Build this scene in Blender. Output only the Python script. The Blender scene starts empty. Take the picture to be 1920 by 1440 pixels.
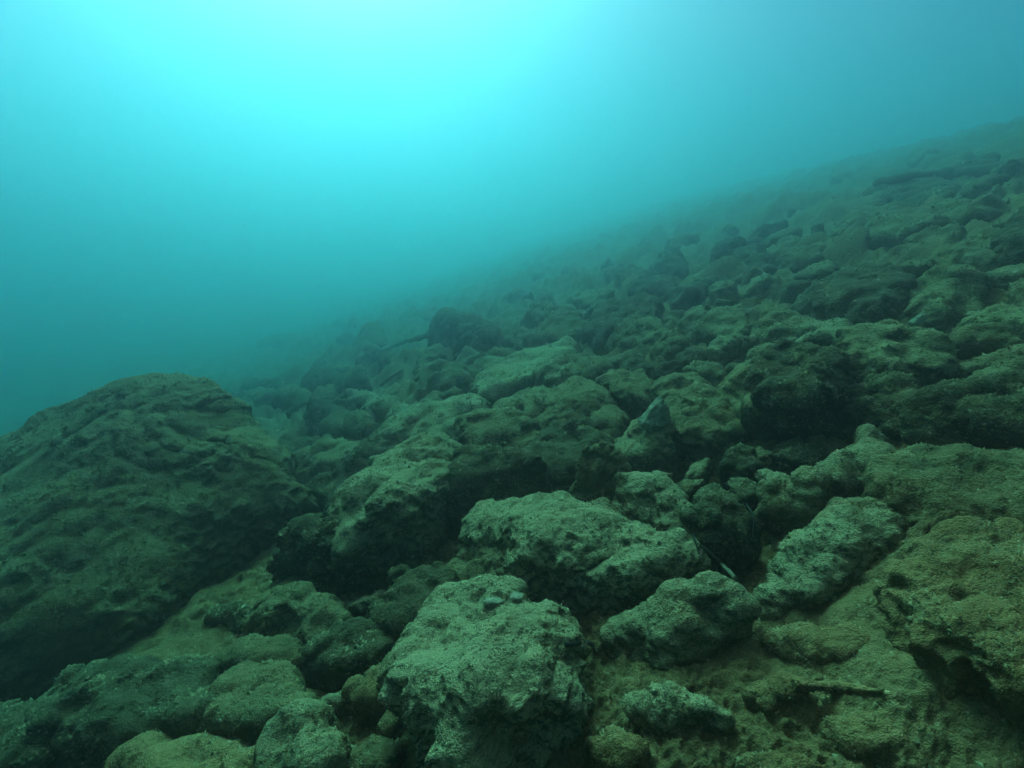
import bpy, bmesh, math, random, time
import numpy as np
from mathutils import Vector
T0 = time.time()
scene = bpy.context.scene
COL = scene.collection

# ------------------------------------------------------------------ camera
PITCH = math.radians(16.26)
F = 960.0                                   # focal length in photo pixels (1920 wide, 90 degree lens)
cam = bpy.data.objects.new("camera", bpy.data.cameras.new("camera"))
COL.objects.link(cam)
cam.data.sensor_width = 36.0
cam.data.lens = 36.0 * F / 1920.0
cam.data.clip_start = 0.02
cam.data.clip_end = 400.0
cam.location = (0, 0, 0)
cam.rotation_euler = (math.radians(90) - PITCH, 0, 0)
scene.camera = cam

# ------------------------------------------------------------------ daylight
SUN_EL, SUN_AZ = math.radians(45), math.radians(-17)      # azimuth from straight ahead (+y), negative = left
world = bpy.data.worlds.new("World")
scene.world = world
world.use_nodes = True
wn = world.node_tree
bg = wn.nodes["Background"]
sky = wn.nodes.new("ShaderNodeTexSky")
sky.sky_type = 'NISHITA'
sky.sun_disc = False
sky.sun_elevation = SUN_EL
sky.sun_rotation = SUN_AZ
wn.links.new(sky.outputs[0], bg.inputs[0])
bg.inputs[1].default_value = 0.055

sun = bpy.data.objects.new("sun", bpy.data.lights.new("sun", 'SUN'))
COL.objects.link(sun)
sun.data.energy = 5.0
sun.data.angle = math.radians(24)
sun.data.color = (1.0, 0.96, 0.88)
sd = Vector((math.sin(SUN_AZ) * math.cos(SUN_EL), math.cos(SUN_AZ) * math.cos(SUN_EL), math.sin(SUN_EL)))
sun.rotation_euler = sd.to_track_quat('Z', 'Y').to_euler()

scene.view_settings.view_transform = 'Standard'
scene.view_settings.look = 'None'
scene.view_settings.gamma = 1
scene.view_settings.use_curve_mapping = False
scene.view_settings.exposure = 0.4
scene.render.engine = 'CYCLES'
scene.cycles.use_denoising = True
scene.cycles.volume_bounces = 3
scene.cycles.max_bounces = 6
scene.cycles.diffuse_bounces = 2

# ------------------------------------------------------------------ numpy noise
def _hash(ix, iy, iz, seed):
    h = (ix.astype(np.int64) * 374761393 + iy.astype(np.int64) * 668265263 + iz.astype(np.int64) * 2147483647 + seed * 144665) & 0xFFFFFFFF
    h = ((h ^ (h >> 13)) * 1274126177) & 0xFFFFFFFF
    h = ((h ^ (h >> 16)) * 2246822519) & 0xFFFFFFFF
    return (h ^ (h >> 15)) & 0xFFFFFFFF
_rng = np.random.RandomState(7)
_G = _rng.normal(size=(256, 3)); _G /= np.linalg.norm(_G, axis=1)[:, None]
_G = _G.astype(np.float32)
def perlin(P, scale, seed=0):
    p = (P * scale).astype(np.float32)
    i = np.floor(p).astype(np.int32); f = p - i
    u = f * f * f * (f * (f * 6 - 15) + 10)
    out = 0
    for dx in (0, 1):
        wx = u[:, 0] if dx else 1 - u[:, 0]
        for dy in (0, 1):
            wy = u[:, 1] if dy else 1 - u[:, 1]
            for dz in (0, 1):
                wz = u[:, 2] if dz else 1 - u[:, 2]
                g = _G[_hash(i[:, 0] + dx, i[:, 1] + dy, i[:, 2] + dz, seed) & 255]
                d = g[:, 0] * (f[:, 0] - dx) + g[:, 1] * (f[:, 1] - dy) + g[:, 2] * (f[:, 2] - dz)
                out = out + wx * wy * wz * d
    return out * 1.5
def billow(P, scale, seed=0):
    return 1 - 2 * np.abs(perlin(P, scale, seed))          # rounded hollows, sharp ridges when negated
def lobes(P, scale, seed=0):
    """cauliflower lumps: 1 on the crown of each cell, falling to its creases"""
    p = (P * scale).astype(np.float32)
    i = np.floor(p).astype(np.int32); f = p - i
    best = np.full(len(p), 9.0, np.float32)
    for dx in (-1, 0, 1):
        for dy in (-1, 0, 1):
            for dz in (-1, 0, 1):
                h = _hash(i[:, 0] + dx, i[:, 1] + dy, i[:, 2] + dz, seed)
                a = dx + (h & 1023).astype(np.float32) / 1023 - f[:, 0]
                b = dy + ((h >> 10) & 1023).astype(np.float32) / 1023 - f[:, 1]
                c = dz + ((h >> 20) & 1023).astype(np.float32) / 1023 - f[:, 2]
                np.minimum(best, a * a + b * b + c * c, out=best)
    return 1 - 1.6 * best
def domes(P2, scale, seed=0, fill=0.8):
    """rounded stones on a plane: 0 between them, up to 1 on top"""
    p = P2 * scale
    i = np.floor(p).astype(np.int64); f = p - i
    best = np.zeros(len(p))
    for dx in (-1, 0, 1):
        for dy in (-1, 0, 1):
            h = _hash(i[:, 0] + dx, i[:, 1] + dy, i[:, 0] * 0 + 3, seed)
            px = dx + 0.15 + 0.7 * ((h & 1023) / 1023.0) - f[:, 0]
            py = dy + 0.15 + 0.7 * (((h >> 10) & 1023) / 1023.0) - f[:, 1]
            r = (0.28 + 0.42 * (((h >> 20) & 255) / 255.0)) * (((h >> 28) & 15) / 15.0 < fill)
            a = ((h >> 5) & 255) / 255.0 * 3.14
            e = 0.6 + 0.4 * (((h >> 13) & 255) / 255.0)
            qx = (px * np.cos(a) + py * np.sin(a)); qy = (-px * np.sin(a) + py * np.cos(a)) / e
            q = 1 - (qx * qx + qy * qy) / np.maximum(r * r, 1e-6)
            best = np.maximum(best, np.maximum(q, 0) ** 0.8 * r / 0.7)
    return best

# ------------------------------------------------------------------ the slope
CAM_H = 0.90                                 # camera above the slope
SL = 0.335
def base_z(x, y):
    """smooth slope: climbs to the right, eases onto a shelf high up and into a deep on the left"""
    x = np.asarray(x, dtype=float)
    xs = np.where(x > 0, 14.0 * np.tanh(x / 14.0), 16.0 * np.tanh(x / 16.0))
    z = -CAM_H * math.sqrt(1 + SL * SL) + SL * xs + 0.003 * np.maximum(x - 2.5, 0.0) ** 2
    return 4.0 - np.logaddexp(0.0, (4.0 - z) * 2.5) / 2.5
def ray(px, py):
    x, v = px - 960.0, 720.0 - py
    return np.array((x, v * math.sin(PITCH) + F * math.cos(PITCH), v * math.cos(PITCH) - F * math.sin(PITCH))) / F
def ground_at(px, py):
    """where the line of sight through a photo pixel meets the smooth slope"""
    d = ray(px, py)
    lo = 0.0; t = 0.2
    while t < 60:
        if d[2] * t < base_z(d[0] * t, d[1] * t): break
        lo = t; t *= 1.05
    hi = t
    for _ in range(40):
        m = 0.5 * (lo + hi)
        if d[2] * m < base_z(d[0] * m, d[1] * m): hi = m
        else: lo = m
    return d * hi
def lifted(px, py, yb):
    """point seen at (px,py) that stands straight above the ground seen at (px,yb)"""
    g = ground_at(px, yb); d = ray(px, py)
    return d * (g[1] / d[1]), g

def rubble(x, y):
    """1 where stones lie thick, 0 on the open silt: the lower right apron and the gully beside the big boulder"""
    def spot(cx, cy, rx, ry, a):
        u = (x - cx) * math.cos(a) + (y - cy) * math.sin(a); v = -(x - cx) * math.sin(a) + (y - cy) * math.cos(a)
        return np.clip(1.6 - np.hypot(u / rx, v / ry), 0, 1)
    k = np.maximum(spot(*SAND_A), spot(*SAND_B))
    return np.clip(1 - 1.15 * k, 0.12, 1)
def terrain_z(P):
    x, y = P[:, 0], P[:, 1]
    r = np.hypot(x, y)
    z = base_z(x, y)
    Q = np.stack([x, y, np.zeros_like(x)], 1)
    W = P[:, :2] + 0.10 * np.stack([perlin(Q, 2.2, 21), perlin(Q, 2.2, 22)], 1)
    z = z + 0.045 * perlin(Q, 1.1, 1) + 0.02 * perlin(Q, 3.0, 2)
    far = np.clip((r - 2.0) / 2.5, 0, 1)
    rub = rubble(x, y)
    z = z - 0.03 + rub * (0.075 * domes(W, 3.6, 31, 0.75) - 0.035)
    z = z + far * (-0.04 + 0.17 * domes(W, 1.5, 11, 0.55) + 0.10 * domes(W, 3.1, 12, 0.7))
    z = z + (0.2 + 0.8 * np.maximum(far, rub)) * (0.05 * domes(W, 6.5, 13, 0.75) - 0.012)
    z = z + 0.018 * perlin(Q, 9.0, 3) + (0.012 + 0.012 * np.maximum(far, rub)) * (domes(W, 15.0, 14, 0.7) - 0.3)
    z = z + np.clip((r - 3.0) / 3.0, 0, 1) * (0.022 * billow(np.stack([x, y, z], 1), 8, 41) + 0.013 * billow(np.stack([x, y, z], 1), 17, 42))
    near = np.clip((10.0 - r) / 4.0, 0, 1)
    Q3 = np.stack([x, y, z], 1)
    n = 0.008 * billow(Q3, 22, 4) + 0.007 * billow(Q3, 48, 5) + 0.005 * perlin(Q3, 105, 6)
    patch = np.clip(0.75 + 1.2 * perlin(Q, 2.5, 9), 0.25, 1.3)
    z = z + 0.022 * near * np.clip(0.45 + 1.4 * perlin(Q, 1.8, 10), 0, 1) * lobes(Q3, 9.0, 43)
    return z + near * n * patch

def mesh_from(name, verts, faces, mat, smooth=True):
    me = bpy.data.meshes.new(name)
    nf = len(faces); k = faces.shape[1]
    me.vertices.add(len(verts)); me.vertices.foreach_set("co", np.asarray(verts, np.float32).ravel())
    me.loops.add(nf * k); me.loops.foreach_set("vertex_index", faces.astype(np.int32).ravel())
    me.polygons.add(nf); me.polygons.foreach_set("loop_start", np.arange(0, nf * k, k, dtype=np.int32))
    me.polygons.foreach_set("loop_total", np.full(nf, k, np.int32))
    me.update(calc_edges=True)
    me.polygons.foreach_set("use_smooth", np.full(nf, smooth, dtype=bool))
    me.materials.append(mat)
    return me

ga, gb = ground_at(1380, 1330), ground_at(400, 1150)
SAND_A = (ga[0], ga[1], 0.40, 0.30, -0.25)
SAND_B = (gb[0], gb[1], 0.30, 0.20, 0.6)

# ------------------------------------------------------------------ materials
def new_mat(name):
    m = bpy.data.materials.new(name); m.use_nodes = True
    nt = m.node_tree; b = nt.nodes["Principled BSDF"]
    b.inputs["Roughness"].default_value = 0.95
    b.inputs["Specular IOR Level"].default_value = 0.08
    return m, nt, b
def silt_material(name, silt, turf, rust, cover=0.5, bump=1.0):
    """silt settled on what faces up, algal turf on the steep parts, rusty and pale specks"""
    m, nt, b = new_mat(name); N = nt.nodes; L = nt.links
    def node(t, **kw):
        n = N.new(t)
        for k, v in kw.items(): setattr(n, k, v)
        return n
    def noise(scale, detail=4, rough=0.6):
        n = node("ShaderNodeTexNoise"); n.inputs["Scale"].default_value = scale
        n.inputs["Detail"].default_value = detail; n.inputs["Roughness"].default_value = rough
        L.new(geo.outputs["Position"], n.inputs["Vector"]); return n.outputs[0]
    def ramp(v, a, b2):
        n = node("ShaderNodeMapRange"); n.inputs[1].default_value = a; n.inputs[2].default_value = b2
        L.new(v, n.inputs[0]); return n.outputs[0]
    def mix(f, a, c):
        n = node("ShaderNodeMix", data_type='RGBA')
        L.new(f, n.inputs[0])
        for s, v in ((6, a), (7, c)):
            if isinstance(v, tuple): n.inputs[s].default_value = (*v, 1)
            else: L.new(v, n.inputs[s])
        return n.outputs[2]
    def math_(op, a, c):
        n = node("ShaderNodeMath", operation=op)
        for s, v in ((0, a), (1, c)):
            if isinstance(v, (int, float)): n.inputs[s].default_value = v
            else: L.new(v, n.inputs[s])
        return n.outputs[0]
    geo = node("ShaderNodeNewGeometry")
    sep = node("ShaderNodeSeparateXYZ"); L.new(geo.outputs["True Normal"], sep.inputs[0])
    up = ramp(sep.outputs[2], 0.05, 0.85)
    big, mid, fine, grit = noise(3.0), noise(17.0), noise(75.0, 3, 0.7), noise(260.0, 2, 0.7)
    s = math_('ADD', up, math_('MULTIPLY', math_('SUBTRACT', mid, 0.5), 1.6))
    s = math_('ADD', s, math_('MULTIPLY', math_('SUBTRACT', fine, 0.5), 2.4))
    s = math_('ADD', s, cover - 0.5)
    s = ramp(s, 0.15, 0.85)
    c = mix(s, turf, silt)
    c = mix(math_('MULTIPLY', ramp(big, 0.47, 0.63), ramp(fine, 0.40, 0.62)), c, rust)
    c = mix(math_('MULTIPLY', ramp(grit, 0.58, 0.74), 0.5), c, (0.30, 0.24, 0.14))
    c = mix(math_('MULTIPLY', ramp(grit, 0.45, 0.30), 0.6), c, (0.035, 0.04, 0.02))
    oi = node("ShaderNodeObjectInfo")                        # no two stones quite alike
    c = mix(math_('MULTIPLY', oi.outputs["Random"], 0.55), c, mix(ramp(mid, 0.35, 0.65), turf, rust))
    L.new(c, b.inputs["Base Color"])
    h = math_('ADD', math_('MULTIPLY', fine, 0.017), math_('MULTIPLY', grit, 0.006))
    bp = node("ShaderNodeBump"); bp.inputs["Strength"].default_value = bump; bp.inputs["Distance"].default_value = 1.0
    L.new(h, bp.inputs["Height"]); L.new(bp.outputs[0], b.inputs["Normal"])
    return m
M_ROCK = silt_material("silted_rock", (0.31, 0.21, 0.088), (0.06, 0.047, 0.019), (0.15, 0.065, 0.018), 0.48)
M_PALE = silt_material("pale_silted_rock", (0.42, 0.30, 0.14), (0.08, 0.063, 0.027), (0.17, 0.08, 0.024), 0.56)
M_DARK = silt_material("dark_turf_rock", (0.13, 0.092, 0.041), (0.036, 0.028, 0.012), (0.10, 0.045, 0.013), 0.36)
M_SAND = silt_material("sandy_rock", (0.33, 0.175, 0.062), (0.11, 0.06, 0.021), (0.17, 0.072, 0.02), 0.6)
M_CRUMB = silt_material("silted_turf", (0.30, 0.215, 0.10), (0.12, 0.09, 0.042), (0.19, 0.10, 0.03), 0.75, 0.3)
M_BED = silt_material("silt_bed", (0.26, 0.15, 0.056), (0.08, 0.047, 0.018), (0.15, 0.066, 0.02), 0.56, 0.8)

# ------------------------------------------------------------------ seabed sheet
def seabed():
    az = np.concatenate([np.linspace(-180, -58, 40)[:-1], np.linspace(-58, 58, 600), np.linspace(58, 180, 40)[1:-1]])
    az = np.radians(az)
    rr = np.concatenate([np.geomspace(0.25, 0.55, 20)[:-1], np.geomspace(0.55, 4.0, 430)[:-1], np.geomspace(4.0, 46.0, 170)])
    A, R = np.meshgrid(az, rr)
    P = np.stack([np.sin(A).ravel() * R.ravel(), np.cos(A).ravel() * R.ravel()], 1)
    z = terrain_z(P)
    drift = np.zeros(len(z))
    for bx, by, rad, size in BASES:                            # silt drifted against every stone
        q = rad * 0.6
        m = (np.abs(P[:, 0] - bx) < q + 0.35) & (np.abs(P[:, 1] - by) < q + 0.35)
        dd = np.hypot(P[m, 0] - bx, P[m, 1] - by)
        w = 0.05 + 0.22 * q
        hgt = min(0.05, 0.16 * size)
        drift[m] = np.maximum(drift[m], hgt * np.exp(-(np.maximum(dd - q, 0) / w) ** 2))
    z = z + drift
    V = np.column_stack([P, z])
    na, nr = len(az), len(rr)
    i = np.arange(nr - 1)[:, None] * na; j = np.arange(na)[None, :]; j2 = (j + 1) % na
    faces = np.stack([(i + j), (i + j2), (i + na + j2), (i + na + j)], -1).reshape(-1, 4)[:, ::-1]
    V = np.vstack([V, [[0, 0, terrain_z(np.zeros((1, 2)))[0]]]])
    me = mesh_from("seabed", V, faces, M_BED)
    bm = bmesh.new(); bm.from_mesh(me); bm.verts.ensure_lookup_table()
    c = bm.verts[len(V) - 1]
    for k in range(na):
        bm.faces.new((bm.verts[k], c, bm.verts[(k + 1) % na])).smooth = True
    bmesh.ops.recalc_face_normals(bm, faces=bm.faces)
    bm.to_mesh(me); bm.free()
    o = bpy.data.objects.new("seabed", me); COL.objects.link(o)
    o["kind"] = "structure"; o["label"] = "silty rubble slope rising to the right"
    return o

# ------------------------------------------------------------------ rocks
# every rock: corner points of its upper surface, each as (photo x, photo y, photo y of the ground straight below);
# the hull of those points and of a slightly drawn-in foot is remeshed, rounded and weathered
ROCKS = [
 # name, label, material, under, rough, hulls
 ("boulder", "huge dark slanted boulder with knobbly face filling the left foreground", "mid", 0.84, 1.3, [[
   (345,626,965),(280,705,985),(388,710,955),(440,778,948),(566,840,940),(585,872,965),(562,925,995),(500,1000,1045),
   (0,905,1105),(110,842,1040),(195,760,1000),(-320,1010,1230),(380,1060,1110),(230,1180,1235),(60,1265,1330),(-320,1330,1470)]]),
 ("rock", "flat topped block with pale upper face and dark undercut front, right of the left crevice", "pale", 0.80, 1.0, [[
   (635,970,1085),(690,878,965),(765,822,905),(857,815,900),(858,870,950),(845,905,1000),(788,932,1075),(705,930,1100),(618,1020,1095)]]),
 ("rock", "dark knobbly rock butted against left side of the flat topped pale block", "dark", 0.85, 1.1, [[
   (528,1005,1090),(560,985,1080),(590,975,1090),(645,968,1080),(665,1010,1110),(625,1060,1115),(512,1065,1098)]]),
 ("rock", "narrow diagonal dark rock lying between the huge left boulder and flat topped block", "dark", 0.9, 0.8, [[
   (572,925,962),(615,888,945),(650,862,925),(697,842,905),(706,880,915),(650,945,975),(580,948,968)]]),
 ("rock", "long sloping rock with bright silted back behind the flat topped block", "pale", 0.9, 0.7, [[
   (703,845,872),(728,790,850),(800,752,822),(890,735,790),(915,765,815),(872,806,836),(780,832,870),(715,852,882)]]),
 ("rock", "broad ledge rock with blunt overhanging left snout above the pointed dark rock", "mid", 0.72, 1.0, [[
   (864,795,872),(885,776,850),(970,766,850),(1012,788,870),(1020,830,895),(950,835,895),(885,842,893)]]),
 ("rock", "elongated rounded rock with bright ridge, lying behind the blunt snouted ledge", "mid", 0.88, 0.9, [[
   (905,772,802),(1000,732,790),(1080,712,775),(1130,724,785),(1138,765,800),(1060,785,828),(975,785,826)]]),
 ("rock", "low dark sloping rock with a tiny pale tuft on it, under the bright ridge", "dark", 0.95, 0.8, [[
   (1020,800,862),(1080,795,850),(1150,800,835),(1160,835,860),(1110,870,905),(1040,880,925),(1000,860,910)]]),
 ("rock", "pointed dark rock wedged under the blunt snouted ledge", "dark", 0.9, 1.1, [[
   (945,835,950),(1010,873,955),(1022,915,950),(900,880,980),(866,850,960),(853,905,1000),(878,985,1010),(960,945,978)]]),
 ("rock_slab", "largest central slab with wide bright top and ragged dark overhanging front", "pale", 0.74, 1.0, [[
   (897,965,1035),(950,930,1005),(1035,913,985),(1085,935,1000),(1200,985,1050),(1265,1008,1080),(1312,1048,1092),(1210,1045,1135),(1085,1060,1158),(980,1045,1122),(908,1005,1065)]]),
 ("rock", "upright rounded knob rock beside the lit twin hump, above the largest central slab", "pale", 0.88, 1.0, [[  # pale material puts light into the colour; the knob stands in shadow
   (1076,880,960),(1092,838,950),(1148,828,943),(1174,872,950),(1160,930,958),(1095,925,960)]]),
 ("rock", "lit humped rock joined to right of the upright knob, above the central slab", "pale", 0.85, 1.1, [[  # pale material here too, so the hump's colour reads as lit
   (1160,898,962),(1200,888,950),(1245,893,955),(1275,930,970),(1302,960,985),(1250,982,1000),(1168,968,988)]]),
 ("stone", "small cap stone perched at the upper edge of the largest central slab", "pale", 0.9, 0.8, [[
   (1010,905,928),(1028,889,920),(1062,894,922),(1072,913,930),(1020,920,932)]]),
 ("rock", "round dark rock in the hollow right of the lit hump, with twigs against it", "dark", 0.92, 1.0, [[
   (1296,965,1040),(1340,933,1015),(1392,938,1012),(1417,970,1020),(1405,1010,1042),(1330,1020,1058)]]),
 ("rock", "big rock with smooth pale silted cap right beside the pale pointed sponge", "mid", 0.78, 1.1, [[
   (1240,718,790),(1268,702,780),(1310,705,778),(1350,735,800),(1406,780,832),(1370,800,850),(1320,800,862),(1255,798,862),(1236,762,830)]]),
 ("rock", "lit knobbly rock slanting down left below the pale pointed sponge", "pale", 0.85, 1.0, [[
   (1190,793,850),(1236,780,850),(1262,830,880),(1212,850,892),(1160,850,884),(1135,838,865)]]),
 ("rock", "large dark rock with deep black cave under its overhang, right of centre", "dark", 0.70, 1.1, [[
   (1425,668,790),(1455,648,775),(1505,636,768),(1558,668,782),(1577,730,815),(1500,722,842),(1432,730,842)]]),
 ("rock", "upright rough rock leaning on left side of the black cave", "mid", 0.9, 0.9, [[
   (1350,712,770),(1385,688,765),(1425,672,770),(1438,735,830),(1400,765,835),(1362,760,800)]]),
 ("rock", "many lobed rock with pale nub on its right shoulder, right of the black cave", "mid", 0.82, 1.2, [[
   (1570,658,732),(1605,612,690),(1665,598,678),(1725,622,690),(1778,660,700),(1772,685,722),(1670,682,738),(1598,690,742)]]),
 ("rock", "big dark hump standing up on the right slope below the long flat ledge", "dark", 0.9, 1.1, [[
   (1500,562,592),(1540,522,570),(1600,498,560),(1668,489,558),(1706,530,580),(1716,572,602),(1620,562,612),(1535,566,606)]]),
 ("rock_slab", "long flat ledge with pale top and shadowed front high on the right slope", "mid", 0.85, 0.6, [[
   (1558,430,446),(1622,395,425),(1740,385,418),(1855,380,415),(1890,398,428),(1725,415,468),(1645,438,476),(1600,450,474)]]),
 ("rock", "rounded lit rock tucked under right end of the long flat ledge", "mid", 0.95, 0.7, [[
   (1698,452,476),(1732,424,465),(1790,422,462),(1812,455,482),(1740,468,488)]]),
 ("rock", "sloping mossy rock at the foot of the tall dark edge rock", "mid", 0.95, 0.7, [[
   (1772,476,498),(1822,444,480),(1880,448,482),(1895,482,505),(1820,488,508)]]),
 ("boulder", "tall dark rock cut by the right edge near the top of the slope", "dark", 0.9, 0.8, [[
   (1875,432,490),(1920,388,470),(1990,378,465),(2000,450,498),(1890,470,502)]]),
 ("rock", "dim greenish rock right of the big dark hump", "mid", 0.95, 0.7, [[
   (1700,545,590),(1775,490,560),(1835,512,560),(1835,570,595),(1745,595,615)]]),
 ("rock", "squat dim rock in shade below the many lobed rock", "dark", 0.85, 0.8, [[
   (1582,738,800),(1640,710,780),(1700,715,782),(1728,752,812),(1700,782,824),(1600,772,818)]]),
 ("boulder", "wide brownish boulder cut by the right edge at mid height", "dark", 0.82, 0.8, [[
   (1725,752,832),(1790,715,802),(1900,698,790),(2020,715,800),(2020,785,842),(1850,792,852),(1740,792,852)]]),
 ("rock", "neck shaped rock sticking up in a lit diagonal bar above the right flat boulder", "pale", 0.75, 0.9, [[
   (1528,892,932),(1598,828,872),(1630,808,862),(1668,822,868),(1685,855,882),(1622,882,925),(1540,908,938)]]),
 ("rock", "rounded rock at the lower left end of the neck shaped bar", "pale", 0.9, 0.9, [[
   (1438,912,972),(1505,884,950),(1542,898,950),(1522,942,980),(1455,950,988)]]),
 ("boulder", "broad smooth backed boulder at right edge under the neck shaped bar", "mid", 0.85, 0.7, [[
   (1638,908,952),(1700,856,902),(1850,846,892),(2020,862,900),(2020,945,1002),(1850,965,1015),(1735,978,1024),(1660,932,988)]]),
 ("rock", "wedge shaped rock with ridged lit flank pointing down left to the sand", "pale", 0.97, 0.9, [[
   (1424,1114,1122),(1472,1032,1078),(1502,985,1040),(1560,940,990),(1640,935,980),(1682,988,1022),(1600,1060,1092),(1505,1098,1126)]]),
 ("boulder", "large smooth brownish boulder filling the lower right corner", "sand", 0.88, 1.0, [[
   (1732,1062,1130),(1755,1020,1090),(1795,998,1070),(1900,1003,1072),(2080,1060,1120),(2080,1300,1420),(1900,1260,1370),(1790,1180,1300),(1745,1120,1225)]]),
 ("rock", "pyramid shaped rock with low left ridge, in front of the central slab", "pale", 0.95, 1.1, [[
   (1310,1066,1165),(1348,1080,1160),(1262,1110,1192),(1152,1163,1190),(1138,1185,1202),(1412,1150,1188),(1392,1182,1204),(1270,1205,1252),(1218,1190,1232)]]),
 ("rock", "low crumbly mound of rock on the sand below the pyramid shaped rock", "pale", 1.0, 1.3, [[
   (1180,1305,1342),(1215,1285,1332),(1262,1282,1330),(1320,1305,1345),(1372,1340,1366),(1230,1350,1378)]]),
 ("boulder", "tall rough foreground boulder with bright stepped top at bottom centre", "pale", 0.80, 1.15, [[
   (838,1102,1205),(880,1108,1200),(930,1093,1190),(1000,1148,1222),(1028,1200,1262),(1082,1312,1352),(1000,1295,1425),(880,1325,1470),(768,1295,1430),(778,1198,1312)]]),
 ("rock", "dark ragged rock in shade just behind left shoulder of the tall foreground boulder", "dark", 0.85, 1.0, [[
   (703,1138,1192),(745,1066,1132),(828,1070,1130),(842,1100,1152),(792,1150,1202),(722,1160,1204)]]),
 ("rock", "brownish domed rock below the dark knobbly rock left of centre", "mid", 0.95, 0.9, [[
   (468,1172,1202),(520,1102,1168),(580,1104,1168),(642,1150,1192),(602,1186,1222)]]),
 ("rock", "low wedge of rock stepping down in front of the brownish domed rock", "mid", 0.95, 0.9, [[
   (388,1228,1262),(470,1180,1232),(552,1188,1238),(578,1222,1265),(500,1235,1290),(400,1252,1292)]]),
 ("rock", "rounded loaf shaped rock in the lower left foreground", "mid", 0.9, 0.8, [[
   (388,1292,1352),(435,1255,1312),(520,1254,1310),(570,1300,1346),(552,1330,1380),(470,1342,1402),(400,1322,1378)]]),
 ("rock", "sloping rock at bottom edge just right below the loaf shaped rock", "pale", 0.95, 0.9, [[
   (488,1402,1455),(540,1326,1400),(595,1328,1390),(645,1382,1432),(592,1442,1505),(500,1452,1505)]]),
 ("boulder", "wide dim flat topped boulder at lower left below the huge slanted boulder", "dark", 0.92, 0.9, [[
   (90,1302,1372),(150,1252,1332),(270,1260,1330),(380,1236,1292),(400,1282,1332),(372,1330,1392),(230,1352,1432),(110,1352,1432)]]),
 ("rock", "nearly black rock in the bottom left corner of the scene", "dark", 0.95, 0.7, [[
   (-60,1342,1402),(60,1300,1362),(100,1340,1402),(62,1420,1482),(-60,1432,1492)]]),
 ("rock", "low sandy rock cut by bottom edge left of centre", "sand", 1.0, 0.7, [[
   (230,1410,1452),(330,1376,1430),(480,1394,1440),(482,1470,1522),(260,1480,1532)]]),
 ("rock", "dim lumpy rock between the brownish dome and the tall foreground boulder", "dark", 0.92, 1.0, [[
   (588,1218,1262),(640,1165,1222),(710,1160,1212),(735,1212,1242),(672,1242,1278),(610,1242,1278)]]),
 ("rock", "smooth low mound of silted rock left of the tall foreground boulder", "sand", 1.0, 0.7, [[
   (658,1278,1312),(700,1248,1292),(772,1240,1282),(772,1292,1322),(690,1302,1332)]]),
 ("rock", "ragged rock under left end of the largest central slab", "mid", 0.9, 1.1, [[
   (843,1058,1102),(885,1012,1072),(922,1030,1082),(962,1080,1122),(872,1086,1122)]]),
 ("rock", "square dark block standing alone on the middle slope left of centre", "dark", 0.97, 0.5, [[
   (806,592,668),(824,572,642),(924,576,640),(940,602,664),(928,638,672),(816,640,674)]]),
 ("rock", "slanting rock propped at lower left foot of the square dark block", "mid", 0.95, 0.8, [[
   (783,682,707),(798,650,690),(826,640,676),(832,662,682),(800,692,708)]]),
 ("rock", "dark blocky rock left of the thin waterlogged branch on the far left slope", "dark", 0.95, 0.6, [[
   (574,692,735),(600,674,725),(650,694,730),(692,702,735),(662,716,746),(580,716,742)]]),
 ("stone", "round dark stone just above the upper right end of the huge left boulder", "dark", 0.85, 0.6, [[
   (491,722,744),(503,705,735),(530,704,735),(537,725,746)]]),
 ("stone", "squarish stone below the round dark one beside the huge left boulder", "mid", 0.95, 0.7, [[
   (521,746,769),(540,722,755),(576,730,760),(580,756,773)]]),
 ("rock", "dark sided rock left of the pale topped wedge near the huge left boulder", "dark", 0.9, 0.7, [[
   (579,757,802),(600,740,782),(641,744,780),(642,776,797),(590,786,807)]]),
 ("stone", "small wedge stone with flat lit top, upper right of the huge left boulder", "mid", 0.9, 0.6, [[
   (607,796,814),(630,771,796),(676,771,795),(695,792,810),(650,802,817)]]),
 ("rock", "low lit hump of rubble above the small flat topped wedge stone", "mid", 1.0, 0.8, [[
   (640,748,772),(682,730,760),(742,745,772),(732,766,788)]]),
 ("rock", "low rock in the crevice just right of the huge left boulder's upper corner", "mid", 0.92, 0.9, [[
   (566,852,888),(600,832,872),(640,826,866),(672,836,866),(678,856,882),(600,872,902)]]),
 ("rock_slab", "leaning triangular slab with thin raised edges on the far left slope", "mid", 1.0, 0.3, [[
   (650,650,656),(692,602,648),(712,601,644),(727,640,652),(700,640,662)]]),
 ("rock", "knobby rock right below the fallen log on the far left slope", "mid", 0.95, 0.8, [[
   (698,668,692),(740,654,685),(772,667,692),(778,686,703)]]),
 ("rock", "lit rounded rock in front of the square dark block", "mid", 0.95, 0.8, [[
   (782,702,738),(812,677,720),(860,680,716),(878,700,726),(820,722,748)]]),
 ("stone", "low stone between the square dark block and the long lit mound", "mid", 0.95, 0.8, [[
   (864,691,707),(900,666,690),(950,668,691),(958,690,706)]]),
 ("rock", "rounded rock with shadowed front on top of the bright silted slope at centre", "mid", 0.88, 0.8, [[
   (1010,692,726),(1050,662,706),(1112,661,700),(1138,685,716),(1100,716,736),(1030,716,740)]]),
 ("rock", "rough rock with steep right side between the bright ridge and pale sponge", "mid", 0.85, 1.0, [[
   (1116,712,766),(1150,690,742),(1202,695,742),(1228,722,752),(1202,745,772),(1130,746,776)]]),
 ("stone", "dark upright stone above the rough steep sided rock near the pale sponge", "dark", 0.9, 0.9, [[
   (1170,667,692),(1190,657,690),(1222,680,706),(1228,700,717),(1180,690,712)]]),
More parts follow.
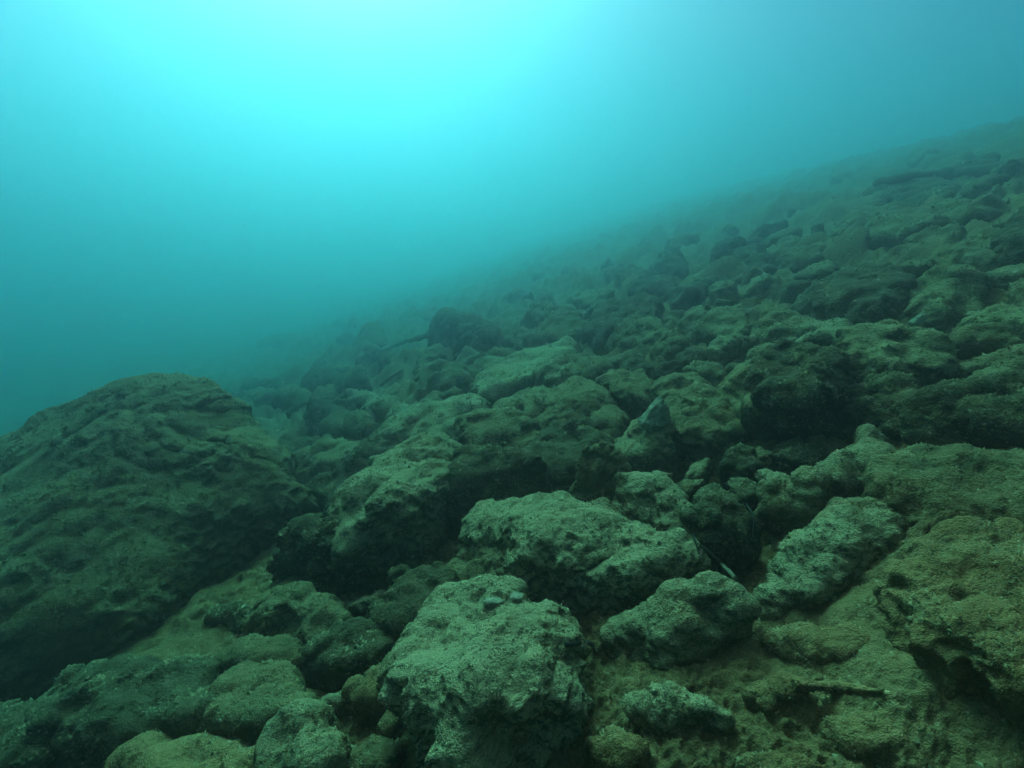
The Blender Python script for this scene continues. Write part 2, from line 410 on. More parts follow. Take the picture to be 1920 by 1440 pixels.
 ("rock", "long bright silted mound running up from the long sloping rock", "pale", 1.0, 0.6, [[
   (900,722,748),(940,682,712),(1000,655,688),(1062,642,672),(1075,665,692),(1000,702,728),(930,737,762)]]),
 ("rock", "large rounded rock with dark side in the middle of the slope", "dark", 0.95, 0.7, [[
   (1103,607,642),(1130,571,615),(1190,554,600),(1222,570,606),(1222,590,622),(1130,616,647)]]),
 ("rock", "low lit rock just right below the large rounded mid slope rock", "mid", 0.97, 0.8, [[
   (1143,626,647),(1180,595,632),(1232,600,632),(1265,626,647),(1200,636,652)]]),
 ("rock", "lit low rock left of the dark hump pair on the mid slope", "mid", 0.95, 0.7, [[
   (1056,567,582),(1085,534,562),(1140,535,562),(1148,560,577)]]),
 ("rock", "front one of the two dark humps on the mid slope", "dark", 0.9, 0.8, [[
   (1183,537,562),(1210,512,546),(1260,514,542),(1268,540,562)]]),
 ("rock", "back one of the two dark humps on the mid slope, rounder and higher", "dark", 0.9, 0.8, [[
   (1218,492,517),(1240,467,502),(1286,471,500),(1294,500,520)]]),
 ("stone", "small dark stone left of the two dark humps", "dark", 0.95, 0.7, [[
   (1158,512,548),(1180,496,538),(1212,500,535),(1205,540,556)]]),
 ("rock", "far left member of the dark rocks beside the hump pair, squat", "dark", 0.95, 0.7, [[
   (1118,510,524),(1135,493,514),(1180,490,512),(1185,512,526)]]),
 ("rock", "tilted rock with shadowed right face, upper left of the black cave", "mid", 0.92, 0.9, [[
   (1306,622,648),(1340,580,622),(1382,577,616),(1402,610,637),(1390,632,652)]]),
 ("rock", "small peaked rock left beside the tilted rock above the black cave", "mid", 0.92, 0.9, [[
   (1270,612,630),(1292,573,610),(1328,572,610),(1335,610,630)]]),
 ("rock", "long curved rock with dark left face above the black cave", "mid", 0.92, 0.9, [[
   (1403,632,664),(1430,590,632),(1472,574,617),(1505,600,627),(1452,622,648)]]),
 ("rock", "low oval rock behind the large dark cave rock", "pale", 0.95, 0.8, [[
   (1436,632,657),(1480,599,637),(1560,604,632),(1605,626,647),(1520,642,663)]]),
 ("rock", "wide shadow fronted rock on the upper slope, left of the long flat ledge", "dark", 0.92, 0.6, [[
   (1350,486,512),(1382,460,492),(1430,459,492),(1455,490,514),(1400,505,520)]]),
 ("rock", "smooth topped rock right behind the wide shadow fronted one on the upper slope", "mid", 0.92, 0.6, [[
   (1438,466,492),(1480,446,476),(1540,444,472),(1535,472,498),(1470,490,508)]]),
 ("stone", "lit stone half sunk between the big dark hump and the upper slope rocks", "mid", 0.95, 0.7, [[
   (1495,520,540),(1520,500,527),(1560,490,520),(1565,510,530)]]),
 ("rock", "rubbly rock right of the square dark block", "mid", 0.95, 0.8, [[
   (1005,620,650),(1030,590,630),(1075,580,620),(1100,605,632),(1060,630,652)]]),
 ("stone", "small stone left of the rubbly rock near the square dark block", "mid", 0.95, 0.8, [[
   (945,640,652),(968,615,640),(1000,618,640),(1000,640,654)]]),
 ("rock", "peaked rock above the rubbly rock on the centre slope", "mid", 0.95, 0.8, [[
   (975,596,612),(1010,562,598),(1050,570,600),(1052,592,610)]]),
 ("stone", "lit stone behind the pale capped rock near the pale sponge", "pale", 0.9, 0.8, [[
   (1284,692,722),(1310,680,712),(1346,690,717),(1354,706,728)]]),
 ("stone", "ball shaped dark stone inside the hollow in front of the black cave", "dark", 0.88, 0.9, [[
   (1354,862,897),(1380,832,882),(1412,838,882),(1427,870,897),(1390,882,907)]]),
 ("stone", "dim stone in the hollow between the ball shaped stone and neck shaped bar", "dark", 0.95, 0.9, [[
   (1450,852,882),(1490,828,867),(1540,840,872),(1532,866,888)]]),
 ("stone", "dim stone behind the head of the neck shaped bar", "dark", 0.95, 0.8, [[
   (1648,798,842),(1680,780,832),(1705,812,847)]]),
 ("rock", "far hazy dark ridge of rock near the fading top of the centre slope", "dark", 0.97, 0.7, [[
   (1120,440,449),(1150,424,442),(1240,420,439),(1275,436,449)]]),
 ("rock", "far hazy dark rock fading into the blue above the leaning triangular slab", "dark", 0.97, 0.7, [[
   (608,606,622),(635,582,608),(672,586,608),(680,606,622)]]),
 ("rock", "far hazy low rock above left of the square dark block", "mid", 0.97, 0.7, [[
   (742,594,607),(775,570,596),(825,572,594),(835,592,604)]]),
 ("rock", "farthest hazy mound at the left fade of the slope", "mid", 0.97, 0.7, [[
   (472,642,653),(515,618,643),(565,618,638),(585,634,648)]]),
 ("rock", "dim round topped rock near the right edge under the greenish rock", "mid", 0.97, 0.7, [[
   (1780,640,668),(1830,612,655),(1890,612,650),(1920,640,664)]]),
 ("rock", "low brown hump at right edge above the wide brownish boulder", "mid", 0.97, 0.7, [[
   (1800,690,715),(1850,662,702),(1930,655,698),(1980,690,715)]]),
 ("rock", "narrow dark rock on the high right slope above the long flat ledge", "dark", 0.97, 0.6, [[
   (1605,372,388),(1650,340,372),(1740,335,362),(1800,345,362),(1720,372,388)]]),
]
ROCKS += [
 ("rock", "low crusty ridge of lumps on the silt right below the pyramid shaped rock", "sand", 1.0, 1.2, [[
   (1398,1290,1312),(1470,1260,1290),(1512,1274,1302),(1440,1320,1337)]]),
 ("rock", "flat lumpy crust on the silt below the half sunk branch", "sand", 1.0, 1.2, [[
   (1555,1350,1372),(1620,1334,1364),(1692,1378,1406),(1600,1396,1421)]]),
 ("rock", "crusty hump cut by bottom edge below the low crumbly mound", "sand", 1.0, 1.1, [[
   (1380,1418,1450),(1460,1398,1430),(1542,1432,1460),(1440,1472,1492)]]),
 ("rock", "lumpy crust at bottom edge right beside the tall foreground boulder", "sand", 1.0, 1.2, [[
   (1100,1385,1420),(1150,1362,1400),(1225,1385,1420),(1160,1440,1465)]]),
 ("rock", "broad low crust between pyramid shaped rock and lower right corner boulder", "sand", 1.0, 1.2, [[
   (1440,1190,1208),(1490,1165,1186),(1590,1172,1194),(1645,1210,1232),(1510,1228,1248)]]),
 ("stone", "low lumpy stone in the silt gully beside the huge slanted boulder", "dark", 1.0, 0.9, [[
   (380,1160,1180),(420,1130,1158),(470,1130,1155),(475,1160,1178)]]),
]
MATS = {"dark": M_DARK, "mid": M_ROCK, "pale": M_PALE, "sand": M_SAND}

def remeshed(bm, coarse, levels, smooth_it):
    me = bpy.data.meshes.new("rock"); bm.to_mesh(me)
    ob = bpy.data.objects.new("rock", me); COL.objects.link(ob)
    r = ob.modifiers.new("r", 'REMESH'); r.mode = 'VOXEL'; r.voxel_size = coarse
    s = ob.modifiers.new("s", 'SMOOTH'); s.factor = 0.5; s.iterations = smooth_it
    if levels:
        d = ob.modifiers.new("d", 'SUBSURF'); d.levels = levels; d.render_levels = levels
    dg = bpy.context.evaluated_depsgraph_get()
    out = bpy.data.meshes.new_from_object(ob.evaluated_get(dg))
    bpy.data.objects.remove(ob); bpy.data.meshes.remove(me)
    return out

def weather(me, size, vox, rough, seed):
    n = len(me.vertices)
    co = np.empty(n * 3, np.float32); me.vertices.foreach_get("co", co); co = co.reshape(-1, 3)
    def normals():
        a = np.empty(n * 3, np.float32); me.vertex_normals.foreach_get("vector", a); return a.reshape(-1, 3)
    nr = normals(); s = seed * 17
    # big facets and lumps, then knobs, then crust
    big = min(1.0, 0.5 / size)
    d = big * 0.085 * size * perlin(co, 2.3 / size, s) + big * 0.05 * size * perlin(co, 5.2 / size, s + 1)
    wob = co + 0.12 * size * np.stack([perlin(co, 4.0 / size, s + 2), perlin(co, 4.0 / size, s + 3), perlin(co, 4.0 / size, s + 4)], 1)
    d = d + (0.02 if size > 0.9 else 0.055) * min(size, 0.6) * lobes(wob, 3.0 / min(size, 0.6), s + 5)
    if size > 0.12: d = d + 0.020 * lobes(wob, 10.0, s + 6) * np.clip(0.7 + 1.5 * perlin(co, 3.0, s + 8), 0.1, 1.3)
    co = co + nr * d[:, None]
    me.vertices.foreach_set("co", co.ravel()); me.update()
    nr = normals()
    steep = np.clip(1.2 - nr[:, 2], 0.42, 1.25)            # silt evens out what faces up
    k = rough * steep * np.clip(0.85 + 1.3 * perlin(co, 4.5, s + 7), 0.25, 1.7)      # bare patches and overgrown ones
    d = 0
    for lam, amp, kind in ((0.17, 0.030, 0), (0.080, 0.021, 1), (0.037, 0.0135, 1), (0.018, 0.0075, 1), (0.0095, 0.0042, 0)):
        if lam < 2.2 * vox: continue
        b = perlin(co, 1 / lam, s + int(1000 * lam))
        if kind: b = 0.55 - 1.7 * np.abs(b)
        d = d + (amp * min(1.0, size / 0.35) * (0.6 if kind == 0 and lam < .02 else 1)) * b * (k if lam > 0.02 else 0.45 + 0.55 * k)
    co = co + nr * np.asarray(d)[:, None]
    me.vertices.foreach_set("co", co.ravel()); me.update()

BASES = []
GROW = 1.13
def make_rock(idx, name, label, matn, under, rough, hulls, group=None, given=None):
    bm = bmesh.new(); allp = []
    for pts in hulls:
        if given is None:
            P = [lifted(*p) for p in pts]
            top = np.array([p for p, g in P]); gr = np.array([g for p, g in P])
        else:
            top, gr = given
        c = gr.mean(0)
        grow = 1.03 if np.ptp(top[:, 0]) > 1.2 else GROW
        tc = top.mean(0); top = tc + (top - tc) * grow
        gr = c + (gr - c) * grow
        foot = c + (gr - c) * under; h = top[:, 2] - gr[:, 2]
        foot[:, 2] = base_z(foot[:, 0], foot[:, 1]) - 0.16 - 0.15 * h.max()
        waist = c + (gr - c) * (0.35 + 0.65 * under) ; waist[:, 2] = gr[:, 2] + 0.25 * h
        V = [bm.verts.new(v) for v in np.vstack([top, waist, foot])]
        allp.append(np.vstack([top, gr]))
        res = bmesh.ops.convex_hull(bm, input=V)
        dead = [g for g in res["geom_interior"] if isinstance(g, bmesh.types.BMVert)] + [g for g in res["geom_unused"] if isinstance(g, bmesh.types.BMVert)]
        bmesh.ops.delete(bm, geom=list(set(dead)), context='VERTS')
    A = np.vstack(allp)
    ext = A.max(0) - A.min(0); size = float(np.sort(ext)[1])
    c = A.mean(0); dist = float(np.linalg.norm(A, axis=1).min() * .5 + np.linalg.norm(c) * .5)
    vox = float(np.clip(dist / 512.0 * 2.2, 0.0038, 0.05))
    vox = max(vox, size / 150)
    coarse = max(vox, float(np.max(ext)) / 26.0)
    lev = int(np.clip(math.ceil(math.log2(coarse / vox)), 0, 4))
    coarse = vox * 2 ** lev if lev else coarse
    me = remeshed(bm, coarse, lev, 4 if size > 0.9 else 12); bm.free()
    weather(me, size, vox, rough, idx)
    org = np.array([A[:, 0].mean(), A[:, 1].mean(), 0.0]); org[2] = base_z(org[0], org[1])
    co = np.empty(len(me.vertices) * 3, np.float32); me.vertices.foreach_get("co", co)
    co = co.reshape(-1, 3) - org.astype(np.float32); me.vertices.foreach_set("co", co.ravel())
    me.polygons.foreach_set("use_smooth", np.ones(len(me.polygons), bool))
    me.materials.clear(); me.materials.append(MATS[matn]); me.name = name; me.update()
    o = bpy.data.objects.new(name, me); COL.objects.link(o); o.location = org
    o["label"] = label; o["category"] = "rock"
    if group: o["group"] = group
    BASES.append((org[0], org[1], 0.5 * float(np.hypot(ext[0], ext[1])), size))
    return o
for i, (name, label, matn, under, rough, hulls) in enumerate(ROCKS):
    make_rock(i, name, label, matn, under, rough, hulls)
print("rocks", round(time.time() - T0, 1), sum(len(o.data.polygons) * 2 for o in COL.objects if o.type == 'MESH'))


# ------------------------------------------------------------------ loose stones between the big ones
LAND = [((500, 740), "huge slanted boulder"), ((872, 640), "square dark block"), ((690, 625), "leaning triangular slab"),
        ((1720, 415), "long flat ledge"), ((1240, 515), "two dark humps"), ((1490, 780), "black cave"),
        ((900, 1260), "tall foreground boulder"), ((1080, 1010), "largest central slab"), ((1590, 870), "neck shaped bar"),
        ((1225, 765), "pale pointed sponge"), ((1850, 770), "wide brownish boulder"), ((1160, 600), "rounded mid slope rock"),
        ((480, 1315), "loaf shaped rock"), ((1610, 545), "big dark hump"), ((740, 960), "flat topped pale block"),
        ((1670, 660), "many lobed rock"), ((1300, 1140), "pyramid shaped rock"), ((1850, 1150), "corner boulder"),
        ((800, 790), "long bright rock"), ((1000, 750), "bright ridged rock"), ((1195, 425), "far hazy ridge")]
def where(px, py):
    near = sorted(LAND, key=lambda l: math.hypot(l[0][0] - px, (l[0][1] - py) * 1.4))
    (lx, ly), n = near[0]
    dx, dy = px - lx, (py - ly) * 1.4
    side = ("right of" if dx > 0 else "left of") if abs(dx) > abs(dy) else ("below" if dy > 0 else "above")
    return side, n, near[1][1]
rnd = random.Random(41)
def loose(n_want, wmin, wmax, seed0, ybias):
    made = 0; tries = 0
    while made < n_want and tries < 9000:
        tries += 1
        px = rnd.uniform(-40, 1960)
        hor = 790 - 0.335 * px
        py = hor + (1470 - hor) * rnd.random() ** ybias
        if py < hor + 12: continue
        g = ground_at(px, py); d = float(np.linalg.norm(g))
        if d > 11 or d < 0.9: continue
        rb = float(rubble(np.array([g[0]]), np.array([g[1]]))[0])
        if rnd.random() > rb * rb + 0.04: continue
        w = wmin * (wmax / wmin) ** (rnd.random() ** 1.4) / F * d       # width in metres
        if w < 0.05 or w > 0.42: continue
        if any((g[0] - b[0]) ** 2 + (g[1] - b[1]) ** 2 < (0.62 * b[2] + 0.40 * w) ** 2 for b in BASES): continue
        r = np.random.RandomState(seed0 + tries)
        ax = np.array([1.0, r.uniform(0.6, 0.95), r.uniform(0.4, 0.8)]) * w * 0.5
        q = r.normal(size=(15, 3)); q /= np.linalg.norm(q, axis=1)[:, None]
        q = np.sign(q) * np.abs(q) ** 0.75 * ax
        q = q[q[:, 2] > -0.25 * ax[2]]
        a = r.uniform(0, 6.28); R = np.array([[math.cos(a), -math.sin(a)], [math.sin(a), math.cos(a)]])
        q[:, :2] = q[:, :2] @ R.T
        gr = q.copy() + g; gr[:, 2] = base_z(gr[:, 0], gr[:, 1])
        top = gr.copy(); top[:, 2] += np.maximum(q[:, 2] + 0.3 * ax[2], 0.01) + 0.02
        side, n, n2 = where(px, py)
        kind = "stone" if w < 0.3 else "rock"
        size = "small" if w < 0.14 else "chunky" if w < 0.22 else "large" if w < 0.3 else "low"
        lab = f"{size} {kind} {side} the {n}, towards the {n2}"
        o = make_rock(seed0 + tries, kind, lab, r.choice(["mid", "mid", "dark", "pale"]), 0.95, 0.9, [None], lab, (top, gr))
        LOOSE.append((px, o)); made += 1
LOOSE = []
gc = ground_at(1570, 1300); BASES.append((gc[0], gc[1], 0.24, 0.0))
loose(70, 45, 120, 1000, 0.8)
loose(120, 18, 60, 20000, 0.75)
for base in sorted({o["label"] for _, o in LOOSE}):
    same = [o for _, o in sorted(((p, o) for p, o in LOOSE if o["label"] == base), key=lambda t: t[0])]
    if len(same) == 1:
        del same[0]["group"]; same[0]["group"] = "loose stones in the rubble"; continue
    for k, o in enumerate(same):
        o["group"] = "loose stones in the rubble"
        place = ("left one", "right one")[k] if len(same) == 2 else "leftmost" if k == 0 else "rightmost" if k == len(same) - 1 else ("", "second", "third", "fourth", "fifth", "sixth", "seventh", "eighth", "ninth", "tenth")[min(k, 9)] + " leftmost"
        o["label"] = base + ", " + place
print("loose", round(time.time() - T0, 1))

seabed()

# ------------------------------------------------------------------ crust: tufts and crumbs growing on rock and silt
TUF = np.array([[1, 0, -0.4], [-1, 0, -0.4], [0, 1, -0.4], [0, -1, -0.4], [0.25, 0.2, 1.3]], np.float32)
TUX = np.array([[0, 2, 4], [2, 1, 4], [1, 3, 4], [3, 0, 4]])
OCT = np.array([[1, 0, 0], [-1, 0, 0], [0, 1, 0], [0, -1, 0], [0, 0, 1], [0, 0, -1]], np.float32)
OCF = np.array([[0, 2, 4], [2, 1, 4], [1, 3, 4], [3, 0, 4], [2, 0, 5], [1, 2, 5], [3, 1, 5], [0, 3, 5]])
def crumbs(name, me_src, n, smin, smax, seed, mat, keep=None):
    r = np.random.RandomState(seed)
    nf = len(me_src.polygons)
    ce = np.empty(nf * 3, np.float32); me_src.polygons.foreach_get("center", ce); ce = ce.reshape(-1, 3)
    no = np.empty(nf * 3, np.float32); me_src.polygons.foreach_get("normal", no); no = no.reshape(-1, 3)
    ar = np.empty(nf, np.float32); me_src.polygons.foreach_get("area", ar)
    clump = np.clip(0.35 + 1.6 * perlin(ce, 9.0, seed), 0.02, 1.5)
    p = ar * clump
    if keep is not None: p = p * keep(ce, no)
    if p.sum() <= 0: return None
    idx = r.choice(nf, n, p=p / p.sum())
    c, nn = ce[idx], no[idx]
    s = (smin * (smax / smin) ** (r.rand(n) ** 1.7)).astype(np.float32)
    t = r.normal(size=(n, 3)); t -= nn * (t * nn).sum(1)[:, None]; t /= np.linalg.norm(t, axis=1)[:, None]
    b = np.cross(nn, t)
    tilt = nn + 0.7 * t * r.rand(n)[:, None]; tilt /= np.linalg.norm(tilt, axis=1)[:, None]
    o6 = TUF[None] * (0.6 + 0.8 * r.rand(n, 5, 1))
    st = (0.55 + 0.7 * r.rand(n) ** 2)[:, None, None]
    V = c[:, None, :] + s[:, None, None] * (o6[:, :, :1] * t[:, None] + o6[:, :, 1:2] * b[:, None] + st * o6[:, :, 2:] * tilt[:, None])
    Fc = (np.arange(n)[:, None, None] * 5 + TUX[None]).reshape(-1, 3)
    me = mesh_from(name, V.reshape(-1, 3), Fc, mat)
    return me
nt_ = 0
for k, o in enumerate([o for o in COL.objects if o.type == 'MESH' and o.get("category") == "rock"]):
    P = np.array(o.location); d = float(np.linalg.norm(P))
    A = sum(p.area for p in o.data.polygons) if len(o.data.polygons) < 3000 else 0
    if not A:
        ar = np.empty(len(o.data.polygons), np.float32); o.data.polygons.foreach_get("area", ar); A = float(ar.sum())
    if d > 8.5: continue
    px = F / d / 1.875                                         # render pixels per metre
    n = int(min(A * px * px * 0.040, 15000))
    if n < 25: continue
    sz = 0.80 / px
    vw = (-P / d).astype(np.float32)
    me = crumbs("algae_turf", o.data, n, max(0.0018, sz * 0.8), max(0.0042, sz * 2.2), 300 + k, M_CRUMB,
                lambda ce, no: (no @ vw > -0.35) * (0.35 + 0.65 * (no[:, 2] > -0.2)))
    if me is None: continue
    t = bpy.data.objects.new("algae_turf", me); COL.objects.link(t); t.parent = o; t["kind"] = "stuff"
    nt_ += n
sb = bpy.data.objects["seabed"]
def front(ce, no):
    r = np.hypot(ce[:, 0], ce[:, 1])
    return (r < 5) * (r > 0.7) * (ce[:, 1] > 0.2) / np.maximum(r, 1.5) ** 2 * (0.25 + 0.75 * rubble(ce[:, 0], ce[:, 1]))
def beyond(ce, no):
    r = np.hypot(ce[:, 0], ce[:, 1])
    return (r < 10) * (r > 3.5) * (np.abs(ce[:, 0]) < 1.1 * ce[:, 1] + 1) / np.maximum(r, 3.5) ** 2
me = crumbs("silt_crumbs", sb.data, 14000, 0.006, 0.02, 78, M_CRUMB, beyond)
t = bpy.data.objects.new("silt_crumbs", me); COL.objects.link(t); t["kind"] = "stuff"; t["label"] = "clumps of turf over the silt farther up the slope"
me = crumbs("silt_crumbs", sb.data, 36000, 0.002, 0.006, 77, M_CRUMB, front)
t = bpy.data.objects.new("silt_crumbs", me); COL.objects.link(t); t["kind"] = "stuff"; t["label"] = "crumbs and tufts of turf scattered over the silt"
print("crumbs", nt_, round(time.time() - T0, 1))

# ------------------------------------------------------------------ small things
bpy.context.view_layer.update()
DG = bpy.context.evaluated_depsgraph_get()
def hit(px, py):
    d = Vector(ray(px, py)).normalized()
    ok, loc, nor, *_ = scene.ray_cast(DG, d * 0.05, d)
    return (np.array(loc), np.array(nor)) if ok else (ground_at(px, py), np.array((0, 0, 1.0)))
def plain(name, col, rough=0.8, bump=0.004, scale=120):
    m, nt, b = new_mat(name)
    n = nt.nodes.new("ShaderNodeTexNoise"); n.inputs["Scale"].default_value = scale; n.inputs["Detail"].default_value = 5
    g = nt.nodes.new("ShaderNodeNewGeometry"); nt.links.new(g.outputs["Position"], n.inputs["Vector"])
    cr = nt.nodes.new("ShaderNodeValToRGB")
    cr.color_ramp.elements[0].position = 0.3; cr.color_ramp.elements[1].position = 0.7
    cr.color_ramp.elements[0].color = (*[c * 0.45 for c in col], 1); cr.color_ramp.elements[1].color = (*col, 1)
    nt.links.new(n.outputs[0], cr.inputs[0]); nt.links.new(cr.outputs[0], b.inputs["Base Color"])
    bp = nt.nodes.new("ShaderNodeBump"); bp.inputs["Distance"].default_value = bump
    nt.links.new(n.outputs[0], bp.inputs["Height"]); nt.links.new(bp.outputs[0], b.inputs["Normal"])
    b.inputs["Roughness"].default_value = rough
    return m
M_WOOD = plain("sodden_wood", (0.035, 0.028, 0.018))
M_CRUST = plain("crusted_wood", (0.19, 0.14, 0.075))
M_SPONGE = plain("pale_sponge", (0.34, 0.28, 0.16), 0.9, 0.006, 70)
M_SHELL = plain("shell", (0.36, 0.29, 0.17), 0.9, 0.004, 150)
def tag(o, label, cat, group=None):
    o["label"] = label; o["category"] = cat
    if group: o["group"] = group
def tube(name, pts, rad, mat, label, cat, lift=0.6, sides=9, seed=0):
    """a stick lying on whatever the photo shows under it; rad runs from one end to the other"""
    r = np.random.RandomState(seed)
    W = np.array([hit(*p)[0] for p in pts]); W[:, 2] += np.array(rad if isinstance(rad, (list, tuple)) else [rad] * len(pts)) * lift
    n = 6 * (len(W) - 1) + 1
    tt = np.linspace(0, len(W) - 1, n); C = np.stack([np.interp(tt, range(len(W)), W[:, k]) for k in range(3)], 1)
    R = np.interp(tt, range(len(W)), rad if isinstance(rad, (list, tuple)) else [rad] * len(W)) * (0.75 + 0.5 * r.rand(n))
    for _ in range(2): C[1:-1] = 0.25 * C[:-2] + 0.5 * C[1:-1] + 0.25 * C[2:]
    org = C[0].copy(); C = C - org
    T = np.gradient(C, axis=0); T /= np.linalg.norm(T, axis=1)[:, None]
    U = np.cross(T, (0, 0, 1.0)); U /= np.linalg.norm(U, axis=1)[:, None]; Vv = np.cross(T, U)
    a = np.linspace(0, 2 * math.pi, sides, endpoint=False)
    ring = (np.cos(a)[None, :, None] * U[:, None] + np.sin(a)[None, :, None] * Vv[:, None]) * (R[:, None] * (0.85 + 0.3 * r.rand(n, sides)))[:, :, None]
    bm = bmesh.new(); vs = [[bm.verts.new(C[i] + ring[i, j]) for j in range(sides)] for i in range(n)]
    for i in range(n - 1):
        for j in range(sides): bm.faces.new((vs[i][j], vs[i][(j + 1) % sides], vs[i + 1][(j + 1) % sides], vs[i + 1][j])).smooth = True
    bm.faces.new(vs[0]); bm.faces.new(vs[-1][::-1]); bmesh.ops.recalc_face_normals(bm, faces=bm.faces)
    me = bpy.data.meshes.new(name); bm.to_mesh(me); bm.free(); me.materials.append(mat)
    o = bpy.data.objects.new(name, me); COL.objects.link(o); o.location = org; tag(o, label, cat); return o
def lump(name, px, py, size, mat, label, cat, peak=0.0, lean=(0, 0), sub=5, noise=0.12, sink=0.3):
    """smooth rounded growth on the surface the photo shows at this place; peak pulls the crown to a point"""
    p, nrm = hit(px, py)
    bm = bmesh.new(); bmesh.ops.create_icosphere(bm, subdivisions=sub, radius=1.0)
    co = np.array([v.co[:] for v in bm.verts]); d = 1 + noise * 2 * perlin(co, 1.6, 5) + noise * perlin(co, 5.0, 6)
    co = co * d[:, None]; up = np.clip(co[:, 2], 0, None)
    co[:, 2] += peak * up ** 2.2; co[:, :2] *= (1 - 0.35 * min(peak, 1) * np.clip(up, 0, 1.4))[:, None]
    co[:, 0] += lean[0] * up ** 1.5; co[:, 1] += lean[1] * up ** 1.5
    co = co * np.array(size)
    for v, c in zip(bm.verts, co): v.co = c
    me = bpy.data.meshes.new(name); bm.to_mesh(me); bm.free(); me.materials.append(mat)
    me.polygons.foreach_set("use_smooth", np.ones(len(me.polygons), bool))
    o = bpy.data.objects.new(name, me); COL.objects.link(o); o.location = p + np.array((0, 0, -sink * size[2] + size[2] * 0.4)); tag(o, label, cat); return o
lump("sponge", 1228, 790, (0.052, 0.05, 0.044), M_SPONGE, "smooth pale pointed sponge growing between two lit rocks", "sponge", 0.7, (0.35, 0.1))
lump("sponge", 1722, 606, (0.034, 0.028, 0.026), M_SPONGE, "small pale nub of sponge on right shoulder of the many lobed rock", "sponge", 0.5, (0.5, 0))
lump("shell", 968, 1118, (0.016, 0.014, 0.004), M_SHELL, "pale oval shell flake on top of the tall foreground boulder, right one", "shell", 0, noise=0.12, sub=3)
lump("shell", 925, 1128, (0.024, 0.012, 0.005), M_SHELL, "ragged pale shell flake on top of the tall foreground boulder, left one", "shell", 0, noise=0.2, sub=3)
tube("twig", [(1060, 1213), (1085, 1211), (1110, 1210), (1118, 1229)], [0.004, 0.0055, 0.005, 0.003], M_WOOD, "short dark bent twig on the silt left of the pyramid shaped rock", "twig", 1.2, seed=1)
tube("stick", [(1309, 1026), (1332, 1046), (1352, 1064), (1378, 1090)], [0.004, 0.005, 0.005, 0.004], M_CRUST, "thin straight pale stick leaning off right end of the central slab", "stick", 2.0, seed=2)
tube("twig", [(1298, 1006), (1304, 1022), (1311, 1042)], [0.002, 0.003, 0.002], M_WOOD, "thin dark twig standing at right end of the central slab", "twig", 2.5, seed=3)
tube("twig", [(1398, 946), (1412, 968), (1414, 990), (1408, 1008)], [0.002, 0.003, 0.003, 0.002], M_WOOD, "curved dark twig on right side of the round hollow rock", "twig", 1.5, seed=4)
tube("branch", [(1486, 1290), (1520, 1290), (1560, 1293), (1605, 1296), (1655, 1300)], [0.012, 0.008, 0.011, 0.008, 0.004], M_SAND, "crusted branch half sunk in the silt at lower right", "branch", 0.6, seed=5)
tube("log", [(702, 664), (735, 650), (770, 638), (806, 628)], [0.03, 0.04, 0.04, 0.03], M_ROCK, "silted log lying left of the square dark block", "log", 0.1, 12, seed=7)
tube("branch", [(714, 727), (730, 714), (742, 706), (754, 697)], [0.014, 0.018, 0.016, 0.01], M_ROCK, "thin waterlogged branch leaning below the silted log", "branch", 1.5, seed=8)
tube("log", [(1640, 352), (1700, 343), (1780, 336), (1850, 327), (1895, 318)], [0.05, 0.06, 0.06, 0.055, 0.04], M_DARK, "long dark log lying along the slope above the long flat ledge", "log", 0.8, 12, seed=9)
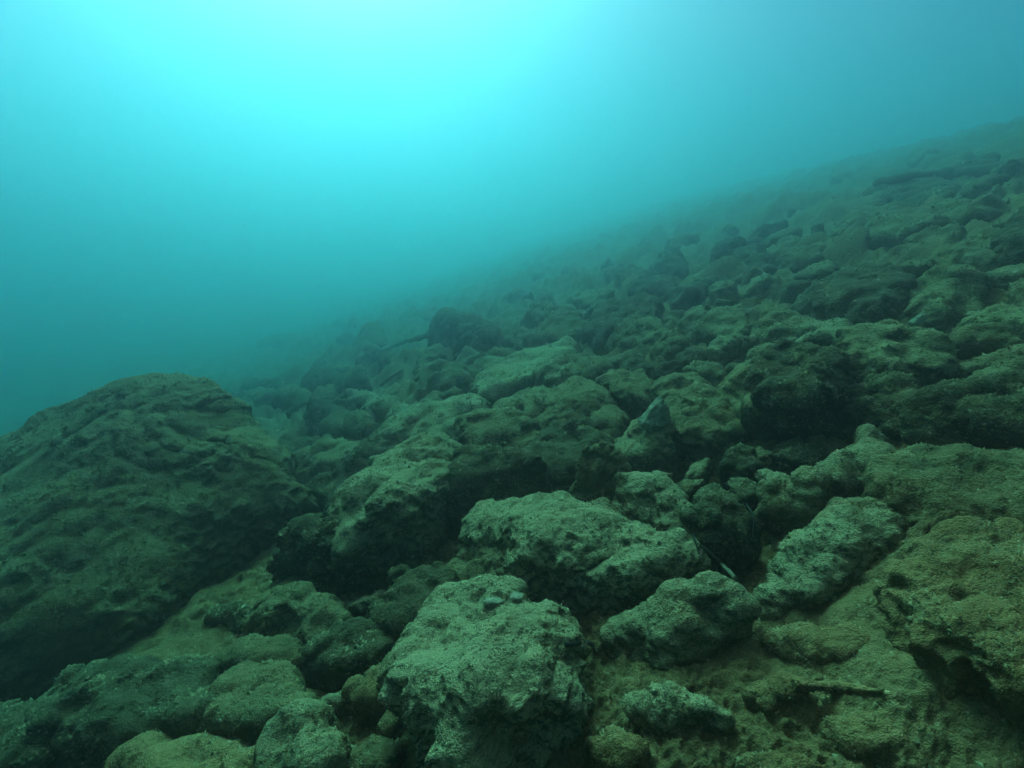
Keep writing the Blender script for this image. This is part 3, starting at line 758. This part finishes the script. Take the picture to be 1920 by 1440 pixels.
def tuft(px, py, size, n, mat, label, seed):
    p, nrm = hit(px, py); r = np.random.RandomState(seed); bm = bmesh.new()
    for k in range(n):
        a = r.uniform(0, 6.28); el = r.uniform(0.3, 1.5); L = size * r.uniform(0.5, 1)
        d = np.array((math.cos(a) * math.cos(el), math.sin(a) * math.cos(el), math.sin(el)))
        s = np.cross(d, (0.3, 0.2, 1)); s /= np.linalg.norm(s); q = np.cross(d, s); w = size * 0.10
        rings = []
        for t_, ww in ((0, 0.8), (0.45, 1.0), (0.8, 1.3), (1.0, 0.4)):
            c = d * L * t_ + np.array((0, 0, -0.15 * size * t_ * t_))
            rings.append([bm.verts.new(c + w * ww * (math.cos(b) * s + math.sin(b) * q)) for b in (0, 2.1, 4.2)])
        for i in range(3):
            for j in range(3): bm.faces.new((rings[i][j], rings[i][(j + 1) % 3], rings[i + 1][(j + 1) % 3], rings[i + 1][j])).smooth = True
        bm.faces.new(rings[3])
    bmesh.ops.recalc_face_normals(bm, faces=bm.faces)
    me = bpy.data.meshes.new("seaweed_tuft"); bm.to_mesh(me); bm.free(); me.materials.append(mat)
    o = bpy.data.objects.new("seaweed_tuft", me); COL.objects.link(o); o.location = p; tag(o, label, "seaweed")
tuft(1072, 800, 0.045, 26, M_CRUST, "tiny pale bushy tuft on the low dark rock under the bright ridge", 1)
tuft(1364, 920, 0.035, 12, M_WOOD, "sparse dark tuft on top of the round hollow rock", 2)
tuft(612, 968, 0.03, 10, M_CRUST, "tiny upright tuft on the dark knobbly rock beside flat topped block", 3)
tuft(505, 725, 0.05, 14, M_ROCK, "small tuft by the round dark stone above the huge slanted boulder", 4)

# ------------------------------------------------------------------ the water
def water():
    bm = bmesh.new(); bmesh.ops.create_cube(bm, size=1.0)
    me = bpy.data.meshes.new("haze")
    lo, hi = Vector((-50, -50, -7.6)), Vector((50, 50, 5.0))
    for v in bm.verts: v.co = Vector([lo[k] if v.co[k] < 0 else hi[k] for k in range(3)])
    bm.to_mesh(me); bm.free()
    o = bpy.data.objects.new("haze", me); COL.objects.link(o); o["kind"] = "stuff"
    o["label"] = "murky blue green water"
    m = bpy.data.materials.new("sea_water"); m.use_nodes = True; nt = m.node_tree
    nt.nodes.remove(nt.nodes["Principled BSDF"])
    v = nt.nodes.new("ShaderNodeVolumePrincipled")
    v.inputs["Color"].default_value = (0.33, 0.22, 0.245, 1)
    v.inputs["Absorption Color"].default_value = (0.10, 0.89, 0.925, 1)
    v.inputs["Density"].default_value = 0.40
    v.inputs["Anisotropy"].default_value = 0.905
    nt.links.new(v.outputs[0], nt.nodes["Material Output"].inputs["Volume"])
    me.materials.append(m)
water()
print("script", round(time.time() - T0, 1), sum(len(o.data.loop_triangles) or sum(len(p.vertices) - 2 for p in o.data.polygons) if len(o.data.polygons) < 5 else len(o.data.loops) - 2 * len(o.data.polygons) for o in COL.objects if o.type == "MESH"))
